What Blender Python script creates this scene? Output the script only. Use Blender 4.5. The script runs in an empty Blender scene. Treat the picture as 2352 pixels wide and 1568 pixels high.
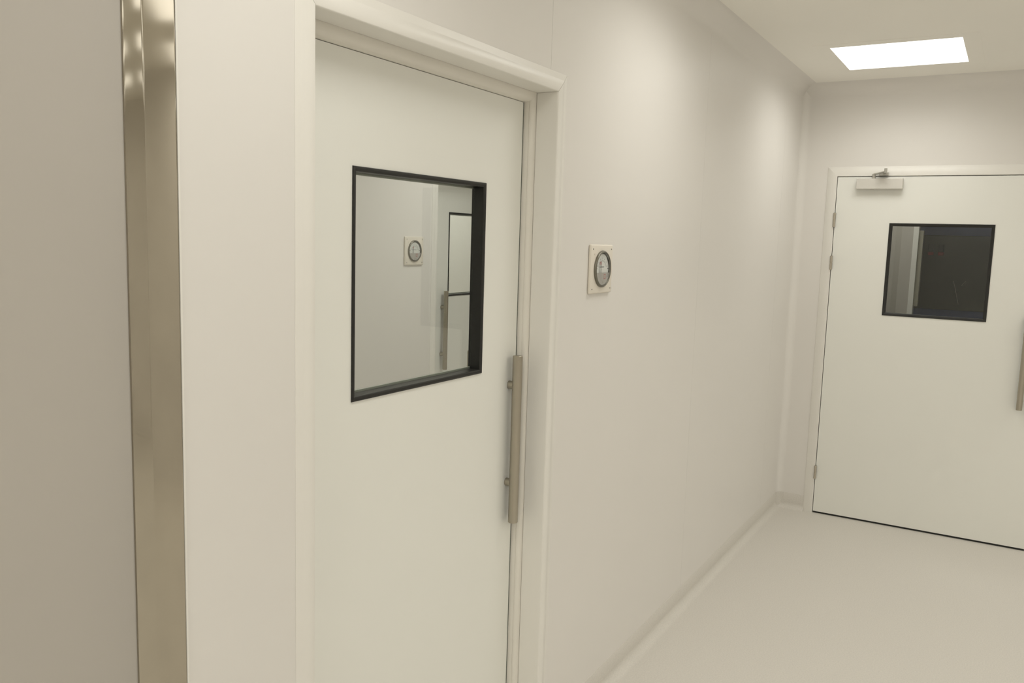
import bpy, bmesh, math
from mathutils import Vector, Matrix

scene = bpy.context.scene
C = bpy.context.collection

# ------------------------------------------------------------------ camera
F_PX, YAW, PITCH, ROLL = 1928.57, 0.53452, -0.12287, 0.02999
CAM = Vector((0.0, -1.195, 1.6759))
fw = Vector((math.cos(PITCH) * math.cos(YAW), math.cos(PITCH) * math.sin(YAW), math.sin(PITCH)))
r0 = Vector((math.sin(YAW), -math.cos(YAW), 0.0))
u0 = r0.cross(fw)
rt = r0 * math.cos(ROLL) + u0 * math.sin(ROLL)
up = -r0 * math.sin(ROLL) + u0 * math.cos(ROLL)
cd = bpy.data.cameras.new('camera')
cd.sensor_fit = 'HORIZONTAL'
cd.sensor_width = 36.0
cd.lens = F_PX / 2352 * 36.0
cd.clip_start = 0.02
cam = bpy.data.objects.new('camera', cd)
cam.matrix_world = Matrix(((rt.x, up.x, -fw.x, CAM.x), (rt.y, up.y, -fw.y, CAM.y), (rt.z, up.z, -fw.z, CAM.z), (0, 0, 0, 1)))
C.objects.link(cam)
scene.camera = cam

# ------------------------------------------------------------------ world, exposure, lamp levels
w = bpy.data.worlds.new('world')
scene.world = w
w.use_nodes = True
w.node_tree.nodes['Background'].inputs[0].default_value = (0, 0, 0, 1)
vs = scene.view_settings
vs.view_transform = 'Standard'
vs.look = 'None'
vs.gamma = 1.0
vs.use_curve_mapping = False
vs.exposure = 0.0
try:
    scene.cycles.max_bounces = 8
    scene.cycles.diffuse_bounces = 5
    scene.cycles.use_adaptive_sampling = True
    scene.cycles.adaptive_threshold = 0.12
    scene.cycles.adaptive_min_samples = 16
    scene.cycles.caustics_reflective = False
    scene.cycles.caustics_refractive = False
    scene.cycles.glossy_bounces = 6
    scene.cycles.transparent_max_bounces = 8
except Exception:
    pass
LAMP_RGB = (1.0, 0.98, 0.918)
LAMP = 3.9           # light thrown down by the ceiling panels of the corridor
GLOW = 1.8          # brightness of their diffusers
SPREAD = math.radians(148)
LAMP_FILL = 1.6     # unseen long panels added as fill from the far side of the room
LAMP_LOCK = 8.0     # airlock panels
LAMP_DARK_FILL = 9.0     # unseen lamp added to brighten the partition in the dark room

L = 5.4477          # face of the end wall
HC = 2.65           # ceiling height
Y_FAR = -5.6        # opposite wall
X_REAR = -3.2       # rear wall

# ------------------------------------------------------------------ materials
def mat(name, rgb, rough=0.5, metal=0.0, spec=0.5, noise=None, bump=None, aniso=0.0, emis=None, radial=False):
    m = bpy.data.materials.new(name)
    m.use_nodes = True
    nt = m.node_tree
    b = nt.nodes['Principled BSDF']
    b.inputs['Base Color'].default_value = (*rgb, 1)
    b.inputs['Roughness'].default_value = rough
    b.inputs['Metallic'].default_value = metal
    b.inputs['Specular IOR Level'].default_value = spec
    if aniso:
        b.inputs['Anisotropic'].default_value = aniso
    if emis:
        b.inputs['Emission Color'].default_value = (*emis[0], 1)
        b.inputs['Emission Strength'].default_value = emis[1]
    if radial:
        tg = nt.nodes.new('ShaderNodeTangent')
        tg.direction_type = 'RADIAL'
        tg.axis = 'Z'
        nt.links.new(tg.outputs[0], b.inputs['Tangent'])
    tc = nt.nodes.new('ShaderNodeTexCoord')
    if noise:
        scale, amt, stretch = noise
        mp = nt.nodes.new('ShaderNodeMapping')
        mp.inputs['Scale'].default_value = stretch
        nz = nt.nodes.new('ShaderNodeTexNoise')
        nz.inputs['Scale'].default_value = scale
        nz.inputs['Detail'].default_value = 4
        rp = nt.nodes.new('ShaderNodeValToRGB')
        rp.color_ramp.elements[0].position = 0.25
        rp.color_ramp.elements[1].position = 0.75
        rp.color_ramp.elements[0].color = (*[c * (1 - amt) for c in rgb], 1)
        rp.color_ramp.elements[1].color = (*[min(1, c * (1 + amt)) for c in rgb], 1)
        nt.links.new(tc.outputs['Object'], mp.inputs[0])
        nt.links.new(mp.outputs[0], nz.inputs['Vector'])
        nt.links.new(nz.outputs[0], rp.inputs[0])
        nt.links.new(rp.outputs[0], b.inputs['Base Color'])
    if bump:
        scale, strength, stretch = bump
        mp = nt.nodes.new('ShaderNodeMapping')
        mp.inputs['Scale'].default_value = stretch
        nz = nt.nodes.new('ShaderNodeTexNoise')
        nz.inputs['Scale'].default_value = scale
        nz.inputs['Detail'].default_value = 3
        bp = nt.nodes.new('ShaderNodeBump')
        bp.inputs['Strength'].default_value = strength
        bp.inputs['Distance'].default_value = 0.002
        nt.links.new(tc.outputs['Object'], mp.inputs[0])
        nt.links.new(mp.outputs[0], nz.inputs['Vector'])
        nt.links.new(nz.outputs[0], bp.inputs['Height'])
        nt.links.new(bp.outputs[0], b.inputs['Normal'])
    return m


def glass_mat(name, tint, ior=1.5):
    m = bpy.data.materials.new(name)
    m.use_nodes = True
    nt = m.node_tree
    nt.nodes.remove(nt.nodes['Principled BSDF'])
    out = nt.nodes['Material Output']
    lw = nt.nodes.new('ShaderNodeLayerWeight')
    lw.inputs['Blend'].default_value = 0.5
    pw_ = nt.nodes.new('ShaderNodeMath')
    pw_.operation = 'POWER'
    pw_.inputs[1].default_value = 5.0
    fr = nt.nodes.new('ShaderNodeMath')          # Schlick reflectance
    fr.operation = 'MULTIPLY_ADD'
    f0 = ((ior - 1) / (ior + 1)) ** 2
    fr.inputs[1].default_value = 1 - f0
    fr.inputs[2].default_value = f0
    nt.links.new(lw.outputs['Facing'], pw_.inputs[0])
    nt.links.new(pw_.outputs[0], fr.inputs[0])
    tr = nt.nodes.new('ShaderNodeBsdfTransparent')
    tr.inputs[0].default_value = (*tint, 1)
    gl = nt.nodes.new('ShaderNodeBsdfGlossy')
    gl.inputs['Roughness'].default_value = 0.0
    mx = nt.nodes.new('ShaderNodeMixShader')
    nt.links.new(fr.outputs[0], mx.inputs[0])
    nt.links.new(tr.outputs[0], mx.inputs[1])
    nt.links.new(gl.outputs[0], mx.inputs[2])
    nt.links.new(mx.outputs[0], out.inputs[0])
    return m


ONE = (1, 1, 1)
M = dict(
    wall=mat('wall_pvc', (0.795, 0.772, 0.735), 0.42, spec=0.35, noise=(1.3, 0.012, ONE), bump=(90, 0.03, ONE)),
    ceil=mat('ceiling_paint', (0.95, 0.93, 0.87), 0.7, spec=0.2, noise=(2, 0.01, ONE)),
    floor=mat('floor_vinyl', (0.68, 0.653, 0.602), 0.45, spec=0.35, noise=(170, 0.07, ONE), bump=(500, 0.12, ONE)),
    door=mat('door_laminate', (0.86, 0.86, 0.81), 0.45, spec=0.35, noise=(1.5, 0.008, ONE)),
    frame=mat('frame_pvc', (0.84, 0.82, 0.77), 0.35, spec=0.4, noise=(2, 0.006, ONE)),
    bead=mat('stop_bead_pvc', (0.815, 0.785, 0.72), 0.4, spec=0.4, noise=(3, 0.01, ONE)),
    grey=mat('grey_laminate', (0.495, 0.465, 0.42), 0.55, spec=0.3, noise=(2, 0.015, ONE)),
    seal=mat('black_rubber', (0.012, 0.012, 0.010), 0.38, spec=0.5, noise=(60, 0.2, ONE)),
    dark=mat('gap_dark', (0.02, 0.02, 0.018), 0.8, noise=(40, 0.1, ONE)),  # near-black that stands in for shade in the flush door gaps
    steel=mat('satin_steel', (0.45, 0.415, 0.345), 0.32, 1.0, noise=(40, 0.06, (1, 1, 0.03)), bump=(700, 0.04, (1, 1, 0.02)), aniso=0.4),
    guard=mat('brushed_steel', (0.47, 0.43, 0.355), 0.10, 1.0, noise=(9, 0.10, (1, 1, 0.5)), aniso=1.0, radial=True),
    hinge=mat('hinge_nickel', (0.52, 0.48, 0.41), 0.4, 1.0, noise=(50, 0.05, ONE)),
    alu=mat('silver_paint', (0.70, 0.68, 0.63), 0.45, 0.25, noise=(30, 0.02, ONE)),
    chrome=mat('arm_metal', (0.55, 0.54, 0.50), 0.3, 0.9, noise=(40, 0.05, ONE)),
    spacer=mat('spacer_alu', (0.42, 0.43, 0.38), 0.5, 0.3, noise=(40, 0.05, ONE)),
    glass=glass_mat('pane_glass', (0.955, 0.970, 0.955), 1.5),
    lens=glass_mat('lens_plastic', (0.97, 0.975, 0.97), 1.45),
    plate=mat('cream_plastic', (0.80, 0.75, 0.66), 0.35, spec=0.4, noise=(8, 0.01, ONE)),
    bezel=mat('bezel_grey', (0.20, 0.19, 0.155), 0.35, 0.6, noise=(60, 0.08, ONE)),
    case=mat('gauge_case', (0.08, 0.085, 0.075), 0.5, noise=(60, 0.05, ONE)),
    dial=mat('dial_white', (0.74, 0.75, 0.72), 0.5, noise=(30, 0.02, ONE)),
    cover=mat('dial_cover', (0.52, 0.50, 0.47), 0.35, 0.2, noise=(30, 0.03, ONE)),
    ink=mat('ink', (0.03, 0.03, 0.03), 0.6, noise=(60, 0.05, ONE)),
    inkgrey=mat('ink_grey', (0.20, 0.20, 0.19), 0.6, noise=(60, 0.05, ONE)),
    red=mat('red_print', (0.45, 0.07, 0.06), 0.5, noise=(60, 0.05, ONE)),
    lamp=mat('lamp_diffuser', (0.8, 0.8, 0.8), 0.6, emis=(LAMP_RGB, GLOW), noise=(20, 0.01, ONE)),
    gapshade=mat('gap_shade_green', (0.09, 0.10, 0.08), 0.6, noise=(40, 0.05, ONE)),  # dark green that stands in for shade in the recessed door gaps
    khaki=mat('khaki_panel', (0.33, 0.31, 0.24), 0.6, noise=(5, 0.03, ONE)),
    blue=mat('dark_blue_wall', (0.14, 0.19, 0.42), 0.6, noise=(3, 0.08, ONE)),
    board=mat('dark_board', (0.105, 0.11, 0.085), 0.6, noise=(3, 0.1, ONE)),
)

# ------------------------------------------------------------------ mesh helpers
def obj(name, bm, m, parent=None, smooth=None):
    bmesh.ops.recalc_face_normals(bm, faces=bm.faces)
    me = bpy.data.meshes.new(name)
    bm.to_mesh(me)
    bm.free()
    me.materials.append(M[m])
    if smooth is not None:
        for p in me.polygons:
            p.use_smooth = True
        me.set_sharp_from_angle(angle=math.radians(smooth))
    o = bpy.data.objects.new(name, me)
    C.objects.link(o)
    if parent:
        o.parent = parent
    return o


def empty(name, loc=(0, 0, 0), rz=0.0):
    o = bpy.data.objects.new(name, None)
    o.empty_display_size = 0.1
    o.location = loc
    o.rotation_euler = (0, 0, rz)
    C.objects.link(o)
    return o


def tag(o, label=None, cat=None, group=None, kind=None):
    if label:
        o['label'] = label
    if cat:
        o['category'] = cat
    if group:
        o['group'] = group
    if kind:
        o['kind'] = kind
    return o


def box(bm, x0, x1, y0, y1, z0, z1, bevel=0.0, seg=2):
    v = [bm.verts.new((x, y, z)) for x in (x0, x1) for y in (y0, y1) for z in (z0, z1)]
    fs = [bm.faces.new([v[i] for i in f]) for f in
          ((0, 1, 3, 2), (4, 6, 7, 5), (0, 4, 5, 1), (2, 3, 7, 6), (0, 2, 6, 4), (1, 5, 7, 3))]
    if bevel:
        es = list({e for f in fs for e in f.edges})
        bmesh.ops.bevel(bm, geom=es, offset=bevel, segments=seg, affect='EDGES', profile=0.5)
    return bm


def B():
    return bmesh.new()


def boxes(*rects):
    bm = B()
    for r in rects:
        box(bm, *r)
    return bm


def loft(bm, ra, rb, cap=True):
    n = len(ra)
    a = [bm.verts.new(p) for p in ra]
    b = [bm.verts.new(p) for p in rb]
    for i in range(n):
        j = (i + 1) % n
        bm.faces.new((a[i], a[j], b[j], b[i]))
    if cap:
        bm.faces.new(a)
        bm.faces.new(b)
    return bm


def tube(bm, p, q, r, n=24, bevel=0.0):
    p, q = Vector(p), Vector(q)
    d = (q - p).normalized()
    a = d.orthogonal().normalized()
    b = d.cross(a)
    ring = lambda c, rr: [bm.verts.new(c + (a * math.cos(t) + b * math.sin(t)) * rr) for t in
                          [2 * math.pi * k / n for k in range(n)]]
    rings = [ring(p, r - bevel), ring(p + d * bevel, r), ring(q - d * bevel, r), ring(q, r - bevel)] if bevel else [ring(p, r), ring(q, r)]
    for ra, rb in zip(rings, rings[1:]):
        for i in range(n):
            j = (i + 1) % n
            bm.faces.new((ra[i], ra[j], rb[j], rb[i]))
    bm.faces.new(rings[0])
    bm.faces.new(rings[-1])
    return bm


def lathe_y(bm, prof, n=64, closed=False):
    """profile (radius, y) turned about the y axis"""
    rings = []
    for r, y in prof:
        if r < 1e-6:
            rings.append([bm.verts.new((0, y, 0))])
        else:
            rings.append([bm.verts.new((r * math.cos(2 * math.pi * k / n), y, r * math.sin(2 * math.pi * k / n))) for k in range(n)])
    pairs = list(zip(rings, rings[1:]))
    if closed:
        pairs.append((rings[-1], rings[0]))
    for ra, rb in pairs:
        for i in range(n):
            j = (i + 1) % n
            if len(ra) == 1:
                bm.faces.new((ra[0], rb[i], rb[j]))
            elif len(rb) == 1:
                bm.faces.new((ra[i], ra[j], rb[0]))
            else:
                bm.faces.new((ra[i], ra[j], rb[j], rb[i]))
    return bm


def hole_plate(x0, x1, y0, y1, z0, z1, hx0, hx1, hz0, hz1):
    """a slab with a rectangular opening, no inner faces"""
    bm = B()
    xs, zs = (x0, hx0, hx1, x1), (z0, hz0, hz1, z1)
    g = {}
    for k, y in enumerate((y0, y1)):
        for i, x in enumerate(xs):
            for j, z in enumerate(zs):
                g[i, j, k] = bm.verts.new((x, y, z))
    for i in range(3):
        for j in range(3):
            if (i, j) != (1, 1):
                for k in (0, 1):
                    bm.faces.new((g[i, j, k], g[i + 1, j, k], g[i + 1, j + 1, k], g[i, j + 1, k]))
    for i in range(3):
        for j in (0, 3):
            bm.faces.new((g[i, j, 0], g[i + 1, j, 0], g[i + 1, j, 1], g[i, j, 1]))
            bm.faces.new((g[j, i, 0], g[j, i + 1, 0], g[j, i + 1, 1], g[j, i, 1]))
    for (a, b) in (((1, 1), (2, 1)), ((2, 1), (2, 2)), ((2, 2), (1, 2)), ((1, 2), (1, 1))):
        bm.faces.new((g[a[0], a[1], 0], g[b[0], b[1], 0], g[b[0], b[1], 1], g[a[0], a[1], 1]))
    return bm


def ring4(prof, x0, x1, z0, z1, sgn):
    """four mitred bars round a rectangle; profile (u, y), u grows inwards if sgn = +1, outwards if -1"""
    bm = B()
    loops = []
    for (cx, cz, sx, sz) in ((x0, z0, 1, 1), (x1, z0, -1, 1), (x1, z1, -1, -1), (x0, z1, 1, -1)):
        loops.append([bm.verts.new((cx + sx * sgn * u, y, cz + sz * sgn * u)) for u, y in prof])
    n = len(prof)
    for a in range(4):
        la, lb = loops[a], loops[(a + 1) % 4]
        for i in range(n):
            j = (i + 1) % n
            bm.faces.new((la[i], la[j], lb[j], lb[i]))
    return bm


def jamb_set(name, prof, W, HT, sgn, m, parent, smooth=40, z0=0.0, head=None):
    """left jamb, right jamb and head with mitred ends; u outwards (sgn +1) or inwards (-1)"""
    obj(name, loft(B(), [(-sgn * u, y, z0) for u, y in prof], [(-sgn * u, y, HT + sgn * u) for u, y in prof]), m, parent, smooth)
    obj(name, loft(B(), [(W + sgn * u, y, z0) for u, y in prof], [(W + sgn * u, y, HT + sgn * u) for u, y in prof]), m, parent, smooth)
    e = .0007
    hp = [(p[0], h[0], h[1]) for p, h in zip(prof, head or prof)]
    obj(name, loft(B(), [(-sgn * u + e, y, HT + sgn * v + e) for u, v, y in hp], [(W + sgn * u - e, y, HT + sgn * v + e) for u, v, y in hp]), m, parent, smooth)


def text_bm(s, size, loc, align='CENTER', extrude=0.0002):
    cu = bpy.data.curves.new('text', 'FONT')
    cu.body = s
    cu.size = size
    cu.extrude = extrude
    cu.align_x = align
    cu.align_y = 'CENTER'
    to = bpy.data.objects.new('text', cu)
    C.objects.link(to)
    bpy.context.view_layer.update()
    me = bpy.data.meshes.new_from_object(to.evaluated_get(bpy.context.evaluated_depsgraph_get()))
    bpy.data.objects.remove(to)
    bpy.data.curves.remove(cu)
    bm = B()
    bm.from_mesh(me)
    bpy.data.meshes.remove(me)
    bm.transform(Matrix.Translation(Vector(loc)) @ Matrix.Rotation(math.pi / 2, 4, 'X'))
    return bm


# ------------------------------------------------------------------ floor, ceiling
X_MAX, Y_MAX = 8.0, 3.7
fl = tag(obj('floor', boxes((X_REAR - .2, X_MAX, Y_FAR - .2, Y_MAX, -.1, 0)), 'floor'), 'pale beige speckled vinyl floor', 'floor', kind='structure')
ce = tag(obj('ceiling', boxes((X_REAR - .2, X_MAX, Y_FAR - .2, Y_MAX, HC, HC + .1)), 'ceil'), 'plain cream ceiling above the corridor', 'ceiling', kind='structure')

# ------------------------------------------------------------------ main wall: sheets with hairline joints on a core
DX0, DX1, DH = 1.2395, 2.2388, 2.1046     # clear opening of the recessed door
wm = tag(empty('wall_main', (0, 0, 0)), 'cream sheeted wall with the recessed door and the gauge', 'wall', kind='structure')
G = 0.0005
ho0, ho1, hoz = DX0 - .050, DX1 + .050, DH + .050
SX = 0.9245                                # right edge of the steel-framed opening
OX0, OZ = -0.20, 2.20
s1, s2, s3 = 2.193, 3.612, 5.03
T = 0.02
obj('wall_panel', boxes((SX, ho0, 0, T, 0, HC), (ho0, s1 - G, 0, T, hoz, HC)), 'wall', wm)
obj('wall_panel', boxes((s1 + G, ho1, 0, T, hoz, HC), (ho1, s2 - G, 0, T, 0, HC)), 'wall', wm)
obj('wall_panel', boxes((s2 + G, s3 - G, 0, T, 0, HC)), 'wall', wm)
obj('wall_panel', boxes((s3 + G, L + .1, 0, T, 0, HC)), 'wall', wm)
obj('wall_panel', boxes((OX0, SX - .001, 0, T, OZ, HC)), 'wall', wm)
obj('wall_panel', boxes((X_REAR, OX0 - .001, 0, T, 0, HC)), 'wall', wm)
obj('wall_core', boxes((X_REAR, OX0, T, .2, 0, HC), (OX0, SX, T, .2, OZ, HC), (SX, ho0, T, .2, 0, HC),
                       (ho0, ho1, T, .2, hoz, HC), (ho1, L + .1, T, .2, 0, HC)), 'wall', wm)
obj('edge_trim', boxes((SX - .0030, SX + .0005, -.0035, .02, 0, OZ)), 'frame', wm)

# ------------------------------------------------------------------ end wall with the flush door (local x runs along -y, local y into the wall)
D2X0, D2W, D2H = 0.2312, 1.154, 2.098       # leaf of the flush door
wb = tag(empty('wall_back', (L, 0, 0), -math.pi / 2), 'cream end wall around the flush door', 'wall', kind='structure')
fo0, fo1, foz = D2X0 - .046, D2X0 + D2W + .046, D2H + .046
WX0, WX1, WZ0, WZ1 = 1.66, 2.63, 0.95, 2.05  # unseen dark window added further along the end wall
obj('wall_panel', boxes((-.02, fo0, 0, .12, 0, HC), (fo0, fo1, 0, .12, foz, HC), (fo1, 1.52, 0, .12, 0, HC)), 'wall', wb)
obj('wall_panel', hole_plate(1.5212, 2.83, 0, .12, 0, HC, WX0, WX1, WZ0, WZ1), 'wall', wb)
obj('wall_panel', boxes((2.8312, -Y_FAR + .1, 0, .12, 0, HC)), 'wall', wb)
tag(obj('wall_far', boxes((X_REAR - .1, L + .1, Y_FAR - .1, Y_FAR, 0, HC)), 'wall'), 'cream wall opposite the recessed door', 'wall', kind='structure')
tag(obj('wall_rear', boxes((X_REAR - .1, X_REAR, Y_FAR, .2, 0, HC)), 'wall'), 'cream wall behind the viewer', 'wall', kind='structure')

# airlock behind the main wall and the room after it
A_Y = 1.78
D3X0 = 4.111
D3W = 1.20
a0, a1 = D3X0 - .05, D3X0 + D3W + .05
tag(obj('wall_airlock_far', boxes((.7, a0, A_Y, A_Y + .298, 0, HC), (a0, a1, A_Y, A_Y + .298, hoz, HC), (a1, 7.6, A_Y, A_Y + .298, 0, HC)), 'wall'),
    'cream far wall of the small room seen through the near door window', 'wall', kind='structure')
tag(obj('wall_airlock_near', boxes((.6, .7, .2, A_Y + .2, 0, HC)), 'wall'), 'cream side wall of the small room behind the near door', 'wall', kind='structure')
tag(obj('wall_airlock_end', boxes((L + .12, L + .22, .2, A_Y, 0, HC)), 'wall'), 'cream end wall of the small room behind the near door', 'wall', kind='structure')
tag(obj('wall_inner_far', boxes((2.6, 7.7, 3.45, 3.55, 0, HC)), 'wall'), 'pale wall seen through the window of the inner door', 'wall', kind='structure')
tag(obj('wall_inner_side', boxes((2.5, 2.6, A_Y + .298, 3.55, 0, HC), (7.6, 7.7, A_Y, 3.55, 0, HC)), 'wall'), 'pale side walls of the innermost room', 'wall', kind='structure')

# ------------------------------------------------------------------ coved trims
def cove(r, n=14):
    """concave quarter: from (0, r) on the wall to (r, 0) on the adjoining face; returns (out, along)"""
    pts = [(r - r * math.cos(t), r - r * math.sin(t)) for t in [math.pi / 2 * k / n for k in range(n + 1)]]
    return pts   # starts at (0, r), ends at (r, 0)


RC = 0.08
cp = cove(RC)
prof = [(0.004, RC), *cp, (RC, -.004), (-.004, -.004), (-.004, RC)]
cvp = [(o, a) for o, a in cp]
def cove_main(x0, x1, m, name, label):
    ring = lambda x: [(x, .004, HC - RC)] + [(x, -o, HC - a) for o, a in cvp] + [(x, .004, HC + .002)]
    return tag(obj(name, loft(B(), ring(x0), ring(x1)), m, smooth=50), label, 'trim', kind='structure')
cove_main(X_REAR, L, 'wall', 'trim_1', 'coved strip between the gauge wall and the ceiling')
ring = lambda y: [(L + .004, y, HC - RC)] + [(L - o, y, HC - a) for o, a in cvp] + [(L + .004, y, HC + .002)]
tag(obj('trim_2', loft(B(), ring(Y_FAR), ring(0)), 'wall', smooth=50), 'coved strip between the end wall and the ceiling', 'trim', kind='structure')
RV = 0.045
vv = cove(RV)
ring = lambda z: [(L + .004, -RV, z)] + [(L - o, -a, z) for o, a in vv] + [(L - RV, .004, z), (L + .004, .004, z)]
tag(obj('trim_3', loft(B(), ring(.1), ring(HC)), 'wall', smooth=50), 'vertical coved strip in the corner beside the flush door', 'trim', kind='structure')

# floor vinyl coved up the walls
HB, RB, TB = 0.10, 0.036, 0.0012
bb = [(TB, HB - .001), (TB, RB)] + [(TB + RB - RB * math.cos(t), RB - RB * math.sin(t)) for t in [math.pi / 2 * k / 12 for k in range(1, 13)]]
def base_ring(f):
    return [f(-.003, HB)] + [f(0.0005, HB)] + [f(o, z) for o, z in bb] + [f(RB + TB, -.003), f(-.003, -.003)]
tag(obj('baseboard_main', loft(B(), base_ring(lambda o, z: (ho1 + .004, -o, z)), base_ring(lambda o, z: (L, -o, z))), 'floor', smooth=50),
    'coved vinyl skirting under the gauge', 'skirting', kind='structure')
tag(obj('baseboard_left', loft(B(), base_ring(lambda o, z: (SX + .001, -o, z)), base_ring(lambda o, z: (ho0 - .004, -o, z))), 'floor', smooth=50),
    'coved vinyl skirting between the steel edge and the recessed door', 'skirting', kind='structure')
tag(obj('baseboard_back', loft(B(), base_ring(lambda o, z: (L - o, 0, z)), base_ring(lambda o, z: (L - o, -(fo0 - .012), z))), 'floor', smooth=50),
    'coved vinyl skirting in the corner beside the flush door', 'skirting', kind='structure')

ring = lambda z: [(L + .004, -RV - .001, z)] + [(L - o - .0012, -a - .0012, z) for o, a in vv] + [(L - RV - .001, .004, z), (L + .004, .004, z)]
tag(obj('baseboard_corner', loft(B(), ring(-.002), ring(HB)), 'floor', smooth=50), 'vinyl skirting rounded through the corner beside the flush door', 'skirting', kind='structure')

# ------------------------------------------------------------------ doors
def pull_handle(parent, x, y_face, sgn, y_bar, z0, z1, zs, name='pull_handle'):
    h = obj(name, tube(B(), (x, y_bar, z0), (x, y_bar, z1), .0152, 32, .0012), 'steel', parent, 35)
    for z in zs:
        s = obj('standoff', tube(B(), (x, y_face, z), (x, y_bar - sgn * .010, z), .0125, 24), 'steel', h, 35)
    return h


def seal_and_glass(leaf, x0, x1, z0, z1, yf, yb):
    lip = .012
    pr = [(0, yf + .001), (0, yf - .0020), (.0012, yf - .0038), (.004, yf - .0045), (.008, yf - .0035), (.0115, yf - .001), (lip, yf + .002),
          (lip, yf + .030), (0, yf + .030)]
    obj('window_seal', ring4(pr, x0, x1, z0, z1, 1), 'seal', leaf, 30)
    g0 = yf + .030
    obj('glass_pane', boxes((x0 + .004, x1 - .004, g0 + .0005, g0 + .0035, z0 + .004, z1 - .004)), 'glass', leaf)
    for za, zb in ((z0 + lip - .002, z0 + lip + .0045), (z1 - lip - .0045, z1 - lip + .002)):
        obj('spacer', boxes((x0 + .006, x1 - .006, g0 + .0040, g0 + .0085, za, zb)), 'spacer', leaf)
    obj('back_seal', ring4([(.0036, g0 + .0042), (.0036, yb + .003), (-.010, yb + .003), (-.010, yb + .0002), (.0028, yb + .0002), (.0028, g0 + .0042)], x0, x1, z0, z1, 1), 'seal', leaf)
    return g0


ARCH = [(0, .0688), (0, .0020), (.0008, -.0016), (.003, -.0035), (.034, -.0040), (.037, -.0022), (.049, -.0018), (.0535, -.0010), (.054, -.0002), (.050, -.0002), (.050, .2), (.006, .2), (.006, .0688)]
BEAD = [(-.005, .0700), (.005, .0705), (.0105, .0730), (.0145, .0775), (.0160, .0840), (.0160, .0850), (.0150, .0853), (.0150, .0861), (.0160, .0865),
        (.0205, .1050), (.0205, .1420), (.0350, .1420), (.0350, .1985), (-.005, .1985)]
BEAD_HEAD = [(-.005, .0700), (.008, .0705), (.0165, .0735), (.0225, .0785), (.0255, .0850), (.0257, .0860), (.0258, .0870), (.0262, .0880), (.0265, .0890),
             (.0280, .0975), (.0280, .1420), (.0350, .1420), (.0350, .1985), (-.005, .1985)]


def recessed_door(name, x0, y0, W, shift, win, hx, y_bar, bar_z, zs, back_bar, label):
    d = tag(empty(name, (x0, y0, 0)), label, 'door', kind='structure')
    deep = lambda pr: [(u, y + shift if y > .03 else y) for u, y in pr]
    jamb_set('door_frame', deep(ARCH), W, DH, 1, 'frame', d)
    jamb_set('stop_bead', deep(BEAD), W, DH, -1, 'bead', d, head=deep(BEAD_HEAD))
    lx0, lx1, lz1 = .0265, W - .0265, DH - .0290
    wx0, wx1, wz0, wz1 = win
    yf, yb = .100 + shift, .140 + shift
    leaf = obj('leaf', hole_plate(lx0, lx1, yf, yb, .008, lz1, wx0 + .003, wx1 - .003, wz0 + .003, wz1 - .003), 'door', d)
    seal_and_glass(leaf, wx0, wx1, wz0, wz1, yf, yb)
    for xa, xb in ((.0206, .0264), (W - .0264, W - .0206)):
        obj('gap_shade', boxes((xa, xb, yf + .0010, yb - .002, .008, lz1)), 'gapshade', d)  # dark strip put in the gap so it reads as shaded
    pull_handle(d, hx, yf, -1, y_bar, bar_z[0], bar_z[1], zs)
    if back_bar:
        pull_handle(d, hx, yb, 1, back_bar, bar_z[0], bar_z[1], zs)
    return d


W1 = DX1 - DX0
recessed_door('door_1', DX0, 0, W1, 0, (.2215, .7775, 1.2855, 1.826), W1 - .061, .072, (.800, 1.322), (1.230, .925), .238,
              'white recessed door with a black framed window beside the round gauge')
recessed_door('door_3', D3X0, A_Y, D3W, .098, (.400, .950, 1.2825, 1.828), .336, .163, (.808, 1.322), (1.215, .909), None,
              'white inner door seen through the window of the near recessed door')

# flush door in the end wall
d2 = tag(empty('door_2', (L, 0, 0), -math.pi / 2), 'white flush door with a closer in the end wall', 'door', kind='structure')
d2.rotation_euler = (0, 0, -math.pi / 2)
FR = [(0, .10), (0, -.004), (.002, -.006), (.052, -.006), (.0565, -.003), (.057, -.0002), (.046, -.0002), (.046, .12), (-.014, .12), (-.014, .10)]
GAP = .004
fx0, fx1, fh = D2X0 - GAP, D2X0 + D2W + GAP, D2H + GAP
for ra, rb in (([(fx0 - u, y, 0) for u, y in FR], [(fx0 - u, y, fh + u) for u, y in FR]),
               ([(fx1 + u, y, 0) for u, y in FR], [(fx1 + u, y, fh + u) for u, y in FR]),
               ([(fx0 - u, y, fh + u) for u, y in FR], [(fx1 + u, y, fh + u) for u, y in FR])):
    obj('door_frame', loft(B(), ra, rb), 'frame', d2, 40)
gs = obj('gap_shade', boxes((fx0 + .0002, fx0 + .010, .050, .060, 0, fh), (fx1 - .010, fx1 - .0002, .050, .060, 0, fh), (fx0 + .01, fx1 - .01, .050, .060, fh - .010, fh)), 'dark', d2)  # shade of the gap round the leaf, put in as dark strips
obj('foot_gap_shade', boxes((D2X0 + .002, D2X0 + D2W - .002, .004, .040, .0005, .012)), 'dark', d2)  # dark strip painting the shade under the leaf
w0, w1, wz0, wz1 = .5390, 1.0850, 1.2815, 1.8280
yf, yb = -.003, .045
leaf2 = obj('leaf', hole_plate(D2X0, D2X0 + D2W, yf, yb, .012, D2H, w0 + .003, w1 - .003, wz0 + .003, wz1 - .003), 'door', d2)
lip = .0175
obj('window_seal', ring4([(0, yf + .001), (0, yf - .002), (.0012, yf - .0038), (.004, yf - .0045), (.009, yf - .003), (lip, yf + .002), (lip, yf + .016), (0, yf + .016)], w0, w1, wz0, wz1, 1), 'seal', leaf2, 30)
obj('glass_pane', boxes((w0 + .004, w1 - .004, yf + .017, yf + .019, wz0 + .004, wz1 - .004)), 'glass', leaf2)
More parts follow.
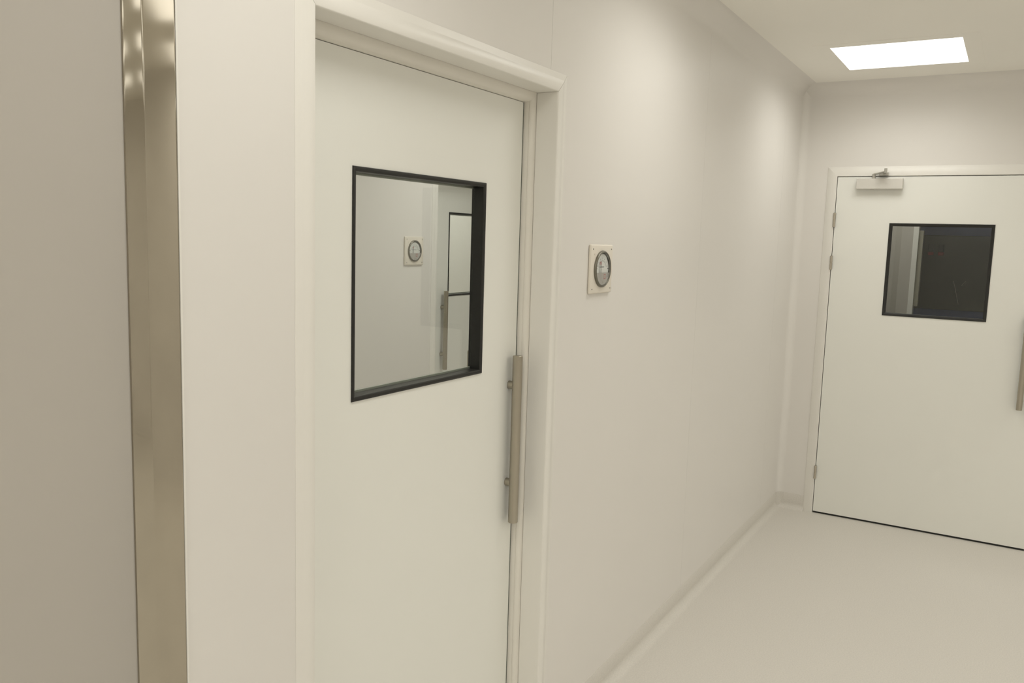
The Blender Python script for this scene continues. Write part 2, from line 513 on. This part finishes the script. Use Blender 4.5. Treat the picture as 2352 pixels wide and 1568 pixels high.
pull_handle(d2, 1.2872, yf, -1, yf - .028, .805, 1.325, (1.230, .925))
for za, zb in ((1.7996, 1.8838), (1.5400, 1.6250), (.2235, .3065)):
    bm = B()
    zm = (za + zb) / 2
    tube(bm, (D2X0 - .002, -.010, za), (D2X0 - .002, -.010, zm - .0008), .0075, 20, .0006)
    tube(bm, (D2X0 - .002, -.010, zm + .0008), (D2X0 - .002, -.010, zb), .0075, 20, .0006)
    tube(bm, (D2X0 - .002, -.010, za + .002), (D2X0 - .002, -.010, zb - .002), .0062, 16)
    obj('hinge', bm, 'hinge', d2, 35)
# door closer
cl = empty('door_closer', (0, 0, 0))
cl.parent = d2
cb = obj('closer_body', box(B(), .345, .5965, yf - .045, yf, 2.0250, 2.0850, .0015), 'alu', cl)
obj('valve_cap', tube(B(), (.430, yf - .022, 2.020), (.430, yf - .022, 2.026), .010, 20, .001), 'alu', cl, 35)
obj('spindle', tube(B(), (.436, yf - .022, 2.084), (.436, yf - .022, 2.112), .0100, 20, .001), 'chrome', cl, 35)


def bar(bm, p, q, wd, th):
    p, q = Vector(p), Vector(q)
    d = (q - p).normalized()
    s = d.cross(Vector((0, 0, 1))).normalized()
    n = s.cross(d)
    ra = [p + s * a + n * b for a, b in ((-wd / 2, -th / 2), (wd / 2, -th / 2), (wd / 2, th / 2), (-wd / 2, th / 2))]
    return loft(bm, ra, [v + (q - p) for v in ra])


elb = Vector((.510, -.120, 2.1180))
bm = bar(B(), (.434, yf - .022, 2.110), elb, .018, .0055)
obj('main_arm', bm, 'chrome', cl)
obj('elbow_pin', tube(B(), elb + Vector((0, 0, -.008)), elb + Vector((0, 0, .019)), .0085, 20, .001), 'chrome', cl, 35)
obj('fore_arm', bar(B(), elb + Vector((0, 0, -.004)), (.488, -.012, 2.1150), .016, .005), 'chrome', cl)
obj('arm_shoe', box(B(), .462, .514, -.022, -.006, 2.1040, 2.1240, .002), 'chrome', cl)

# steel framed opening with a closed grey leaf at the left
d4 = tag(empty('door_4', (0, 0, 0)), 'plain grey leaf in a brushed steel frame', 'door', kind='structure')
SP = [(SX - .0032, -.0020), (SX - .0050, -.0020), (.8935, .0385), (.8920, .0400), (.8900, .0407), (.8665, .0492), (.8645, .0505), (.8638, .0530), (.8640, .060),
      (.8640, .19), (SX - .0032, .19)]
st = obj('steel_jamb', loft(B(), [(x, y, 0) for x, y in SP], [(x, y, OZ) for x, y in SP]), 'guard', d4, 30)
obj('steel_jamb', loft(B(), [(2 * .362 - x, y, 0) for x, y in SP], [(2 * .362 - x, y, OZ) for x, y in SP]), 'guard', d4, 30)
obj('steel_head', boxes((OX0 + .06, .864, .0, .19, OZ - .055, OZ)), 'guard', d4)
obj('leaf', boxes((-.139, .8639, .0540, .100, .006, OZ - .056)), 'grey', d4)

# unseen dark window added so the near door glass reflects something dark
wn = tag(empty('added_window', (L, 0, 0), -math.pi / 2), 'dark glazed window added out of view in the end wall for its reflection', 'window', kind='structure')
obj('window_frame', ring4([(0, .0), (0, -.006), (.035, -.006), (.035, .06), (0, .06)], WX0, WX1, WZ0, WZ1, 1), 'seal', wn)
obj('glass_pane', boxes((WX0 + .03, WX1 - .03, .02, .024, WZ0 + .03, WZ1 - .03)), 'glass', wn)

# ------------------------------------------------------------------ dark room behind the flush door
XD = L + .12
tag(obj('wall_dark_back', boxes((7.50, 7.60, -3.6, .2, 0, HC)), 'blue'), 'dark blue wall seen through the flush door window', 'wall', kind='structure')
tag(obj('wall_dark_side', boxes((XD, 7.5, .02, .12, 0, HC), (XD, 7.5, -3.7, -3.6, 0, HC)), 'board'), 'dark side walls of the unlit room', 'wall', kind='structure')
pw = tag(empty('wall_partition', (6.30, -.592, 0)), 'pale partition at the left edge of the flush door window', 'wall', kind='structure')
obj('partition_panel', boxes((0, .08, 0, .61, 0, HC)), 'grey', pw)
obj('end_post', boxes((-.006, .086, -.032, 0, 0, HC)), 'frame', pw)
obj('end_panel', boxes((.01, .07, -.060, -.032, 1.296, 1.806)), 'khaki', pw)
bd = tag(obj('wall_board', box(B(), 7.46, 7.50, -2.3, -.30, 1.213, 1.795, .004), 'board'), 'large dark grey board behind the flush door window', 'board')
for i, yy in enumerate((-.618, -.690)):
    f_ = tag(empty('wall_fitting', (7.46, yy, 1.65)), ('left' if i == 0 else 'right') + ' one of the two red based dark fittings behind the flush door window', 'fitting', 'red based fittings on the dark board')
    obj('body', box(B(), -.05, 0, -.018, .018, .014, .075, .004), 'case', f_)
    obj('red_base', box(B(), -.052, 0, -.019, .019, -.012, .014, .004), 'red', f_)
bm = tube(B(), (7.455, -.7945, 1.442), (7.455, -.8433, 1.260), .0018, 8)
tag(obj('cord', bm, 'plate'), 'thin pale cord slanting down the dark board', 'cord')
bm = tube(B(), (7.455, -.879, 1.443), (7.455, -.866, 1.428), .0020, 8)
tube(bm, (7.455, -.866, 1.430), (7.455, -.855, 1.408), .0030, 8)
tag(obj('hook', bm, 'plate'), 'tiny bent pale hook on the dark board beside the cord', 'hook')

# ------------------------------------------------------------------ gauges
def gauge(x, y, z, label):
    K = 0.42                                     # how far the round case stands out
    g = tag(empty('pressure_gauge', (x, y, z)), label, 'gauge', group='round pressure gauges on cream plates')
    pl = obj('mounting_plate', box(B(), -.0865, .0865, -.010, 0, -.081, .081, .0045, 3), 'plate', g, 40)
    for sx in (-1, 1):
        for sz in (-1, 1):
            obj('screw', tube(B(), (sx * .0715, -.0098, sz * .066), (sx * .0715, -.0112, sz * .066), .0020, 12), 'bezel', pl)
    obj('fixing_cap', tube(B(), (-.058, -.0098, .049), (-.058, -.0115, .049), .0035, 12, .0008), 'plate', pl, 35)
    obj('bezel', lathe_y(B(), [(.0610, -.0098), (.0615, -.014), (.0608, -.024), (.0590, -.0285), (.0575, -.0302), (.0550, -.0290), (.0543, -.0265), (.0543, -.0098)], 72, True), 'bezel', g, 40)
    obj('case_back', lathe_y(B(), [(0, -.0100), (.0541, -.0100), (.0541, -.0112), (0, -.0112)], 64), 'case', g)
    # white dial, narrower than the case
    dl = obj('dial', lathe_y(B(), [(0, -.0125), (.0500, -.0125), (.0500, -.0145), (0, -.0145)], 64), 'dial', g)
    # lower cover: segment below a chord
    bm = B()
    R_, zc = .0532, -.0125
    t0 = math.asin(zc / R_)
    arc = [(R_ * math.cos(t), R_ * math.sin(t)) for t in [t0 - (math.pi + 2 * t0) * k / 24 for k in range(25)]]
    loft(bm, [(a, -.0185, b) for a, b in arc], [(a, -.0215, b) for a, b in arc])
    cv = obj('lower_cover', bm, 'cover', g)
    # scale arc and ticks
    bm = B()
    r1, r2 = .0305, .0312
    A0, A1 = math.radians(160), math.radians(20)
    n = 28
    for k in range(n):
        ta, tb = A0 + (A1 - A0) * k / n, A0 + (A1 - A0) * (k + 1) / n
        q = [(r * math.cos(t), -.0147, r * math.sin(t) - .004) for r, t in ((r1, ta), (r2, ta), (r2, tb), (r1, tb))]
        loft(bm, [(a, -.0145, c) for a, b, c in q], q)
    for k in range(31):
        t = A0 + (A1 - A0) * k / 30
        rr = .0345 if k % 5 == 0 else .0330
        wv = .00028
        s_, c_ = math.sin(t), math.cos(t)
        q = [(r * c_ - wd * s_, -.0147, r * s_ + wd * c_ - .004) for r, wd in ((r2, -wv), (rr, -wv), (rr, wv), (r2, wv))]
        loft(bm, [(a, -.0145, c) for a, b, c in q], q)
    obj('scale', bm, 'inkgrey', dl)
    bm = B()
    for k, s in enumerate(('0', '1', '2', '3', '4', '5', '6')):
        t = A0 + (A1 - A0) * k / 6
        tb_ = text_bm(s, .0072, (.0390 * math.cos(t), -.0146, .0390 * math.sin(t) - .004))
        me = bpy.data.meshes.new('tmp')
        tb_.to_mesh(me)
        tb_.free()
        bm.from_mesh(me)
        bpy.data.meshes.remove(me)
    obj('numerals', bm, 'ink', dl)
    obj('lettering', text_bm('MAGNEHELIC', .0062, (-.004, -.0146, .0065)), 'ink', dl)
    obj('index_mark', boxes((-.0490, -.0390, -.0152, -.0145, .0005, .0024)), 'ink', dl)
    obj('index_mark', boxes((.0390, .0485, -.0152, -.0145, .0005, .0024)), 'ink', dl)
    # hands
    for nm, xa, xb in (('pointer', -.0105, -.0100), ('set_pointer', -.0200, -.0190)):
        o_, e_ = Vector((xa, -.0165, -.020)), Vector((xb, -.0165, .0245))
        h_ = obj(nm, bar(B(), o_, e_, .0010, .0012), 'inkgrey', g)
        obj('red_tip', bar(B(), o_ + (e_ - o_) * .78, o_ + (e_ - o_) * 1.0, .0014, .0020), 'red', h_)
    # red printed box on the cover
    bm = ring4([(0, -.0217), (0, -.0214), (.0020, -.0214), (.0020, -.0217)], .0085, .0225, -.0335, -.0165, 1)
    obj('red_box', bm, 'red', cv)
    obj('adjusting_screw', tube(B(), (0, -.0214, -.0435), (0, -.0238, -.0435), .0038, 20, .0006), 'chrome', cv, 35)
    obj('lens', lathe_y(B(), [(.0546, -.0262), (.0510, -.0290), (.0440, -.0318), (.0330, -.0342), (.0200, -.0356), (.0100, -.0361), (0, -.0363)], 64), 'lens', g, 60)
    for o in [o for c in g.children for o in (c, *c.children)]:
        if o.name.split('.')[0] not in ('mounting_plate', 'screw', 'fixing_cap'):
            for v in o.data.vertices:
                v.co.y = -.0098 + (v.co.y + .0098) * K
    return g


gauge(2.5770, 0, 1.5810, 'round pressure gauge on a cream plate on the wall beside the recessed door')
gauge(3.8790, A_Y, 1.5840, 'smaller looking round pressure gauge seen through the near door window')

# ------------------------------------------------------------------ ceiling lights
def ceiling_light(x, y, level, label, group, s=.29, sy=None):
    sy = sy or s
    g = tag(empty('ceiling_light', (x, y, HC)), label, 'ceiling light', group=group)
    fr = .072
    bm = ring4([(0, .0), (0, -.0006), (.0006, -.0010), (fr, -.0010), (fr, .0)], -s - fr, s + fr, -sy - fr, sy + fr, 1)
    bm.transform(Matrix(((1, 0, 0, 0), (0, 0, 1, 0), (0, 1, 0, 0), (0, 0, 0, 1))))
    obj('light_frame', bm, 'ceil', g)
    df = obj('diffuser', boxes((-s, s, -sy, sy, -.0016, -.0004)), 'ceil', g)
    df.data.materials.append(M['lamp'])
    for p in df.data.polygons:
        if p.normal.z < -.5:
            p.material_index = 1
    ld = bpy.data.lights.new('panel_light', 'AREA')
    ld.shape = 'RECTANGLE'
    ld.size, ld.size_y = 2 * s, 2 * sy
    ld.spread = SPREAD
    ld.color = LAMP_RGB
    ld.energy = level * math.pi * 4 * s * sy
    lo = bpy.data.objects.new('panel_light', ld)
    lo.location = (0, 0, -.0025)
    C.objects.link(lo)
    lo.parent = g
    return g


ROW = -.610
ceiling_light(4.757, ROW, LAMP, 'square recessed ceiling light close to the end wall', 'recessed corridor lights')
for x in (2.90, 1.05, -.30, -1.65, -2.75):
    ceiling_light(x, ROW, LAMP, 'square recessed ceiling light in the row over the doors, outside the picture', 'recessed corridor lights')
for y in (-2.50, -3.45, -4.60):  # unseen panels added for even fill and bands in the steel
    for x in (4.757, 2.90, 1.05, -.80, -2.4):
        ceiling_light(x, y, LAMP_FILL, 'unseen long ceiling panel added as fill light over the far side of the room', 'added long fill lights', .58, .20)
for x, y in ((1.9, .95), (4.1, .95)):
    ceiling_light(x, y, LAMP_LOCK, 'square recessed ceiling light in the room behind the near door', 'recessed airlock lights')
for x in (5.0, 6.6):  # unseen lamps put in to brighten the wall behind the inner door
    ceiling_light(x, 2.75, LAMP_LOCK, 'unseen square ceiling panel added to brighten the innermost room', 'added inner room lights')
ceiling_light(5.95, -.30, LAMP_DARK_FILL, 'unseen ceiling panel added to light the partition behind the flush door', 'added dark room lights', .20)  # added lamp, lights the partition only
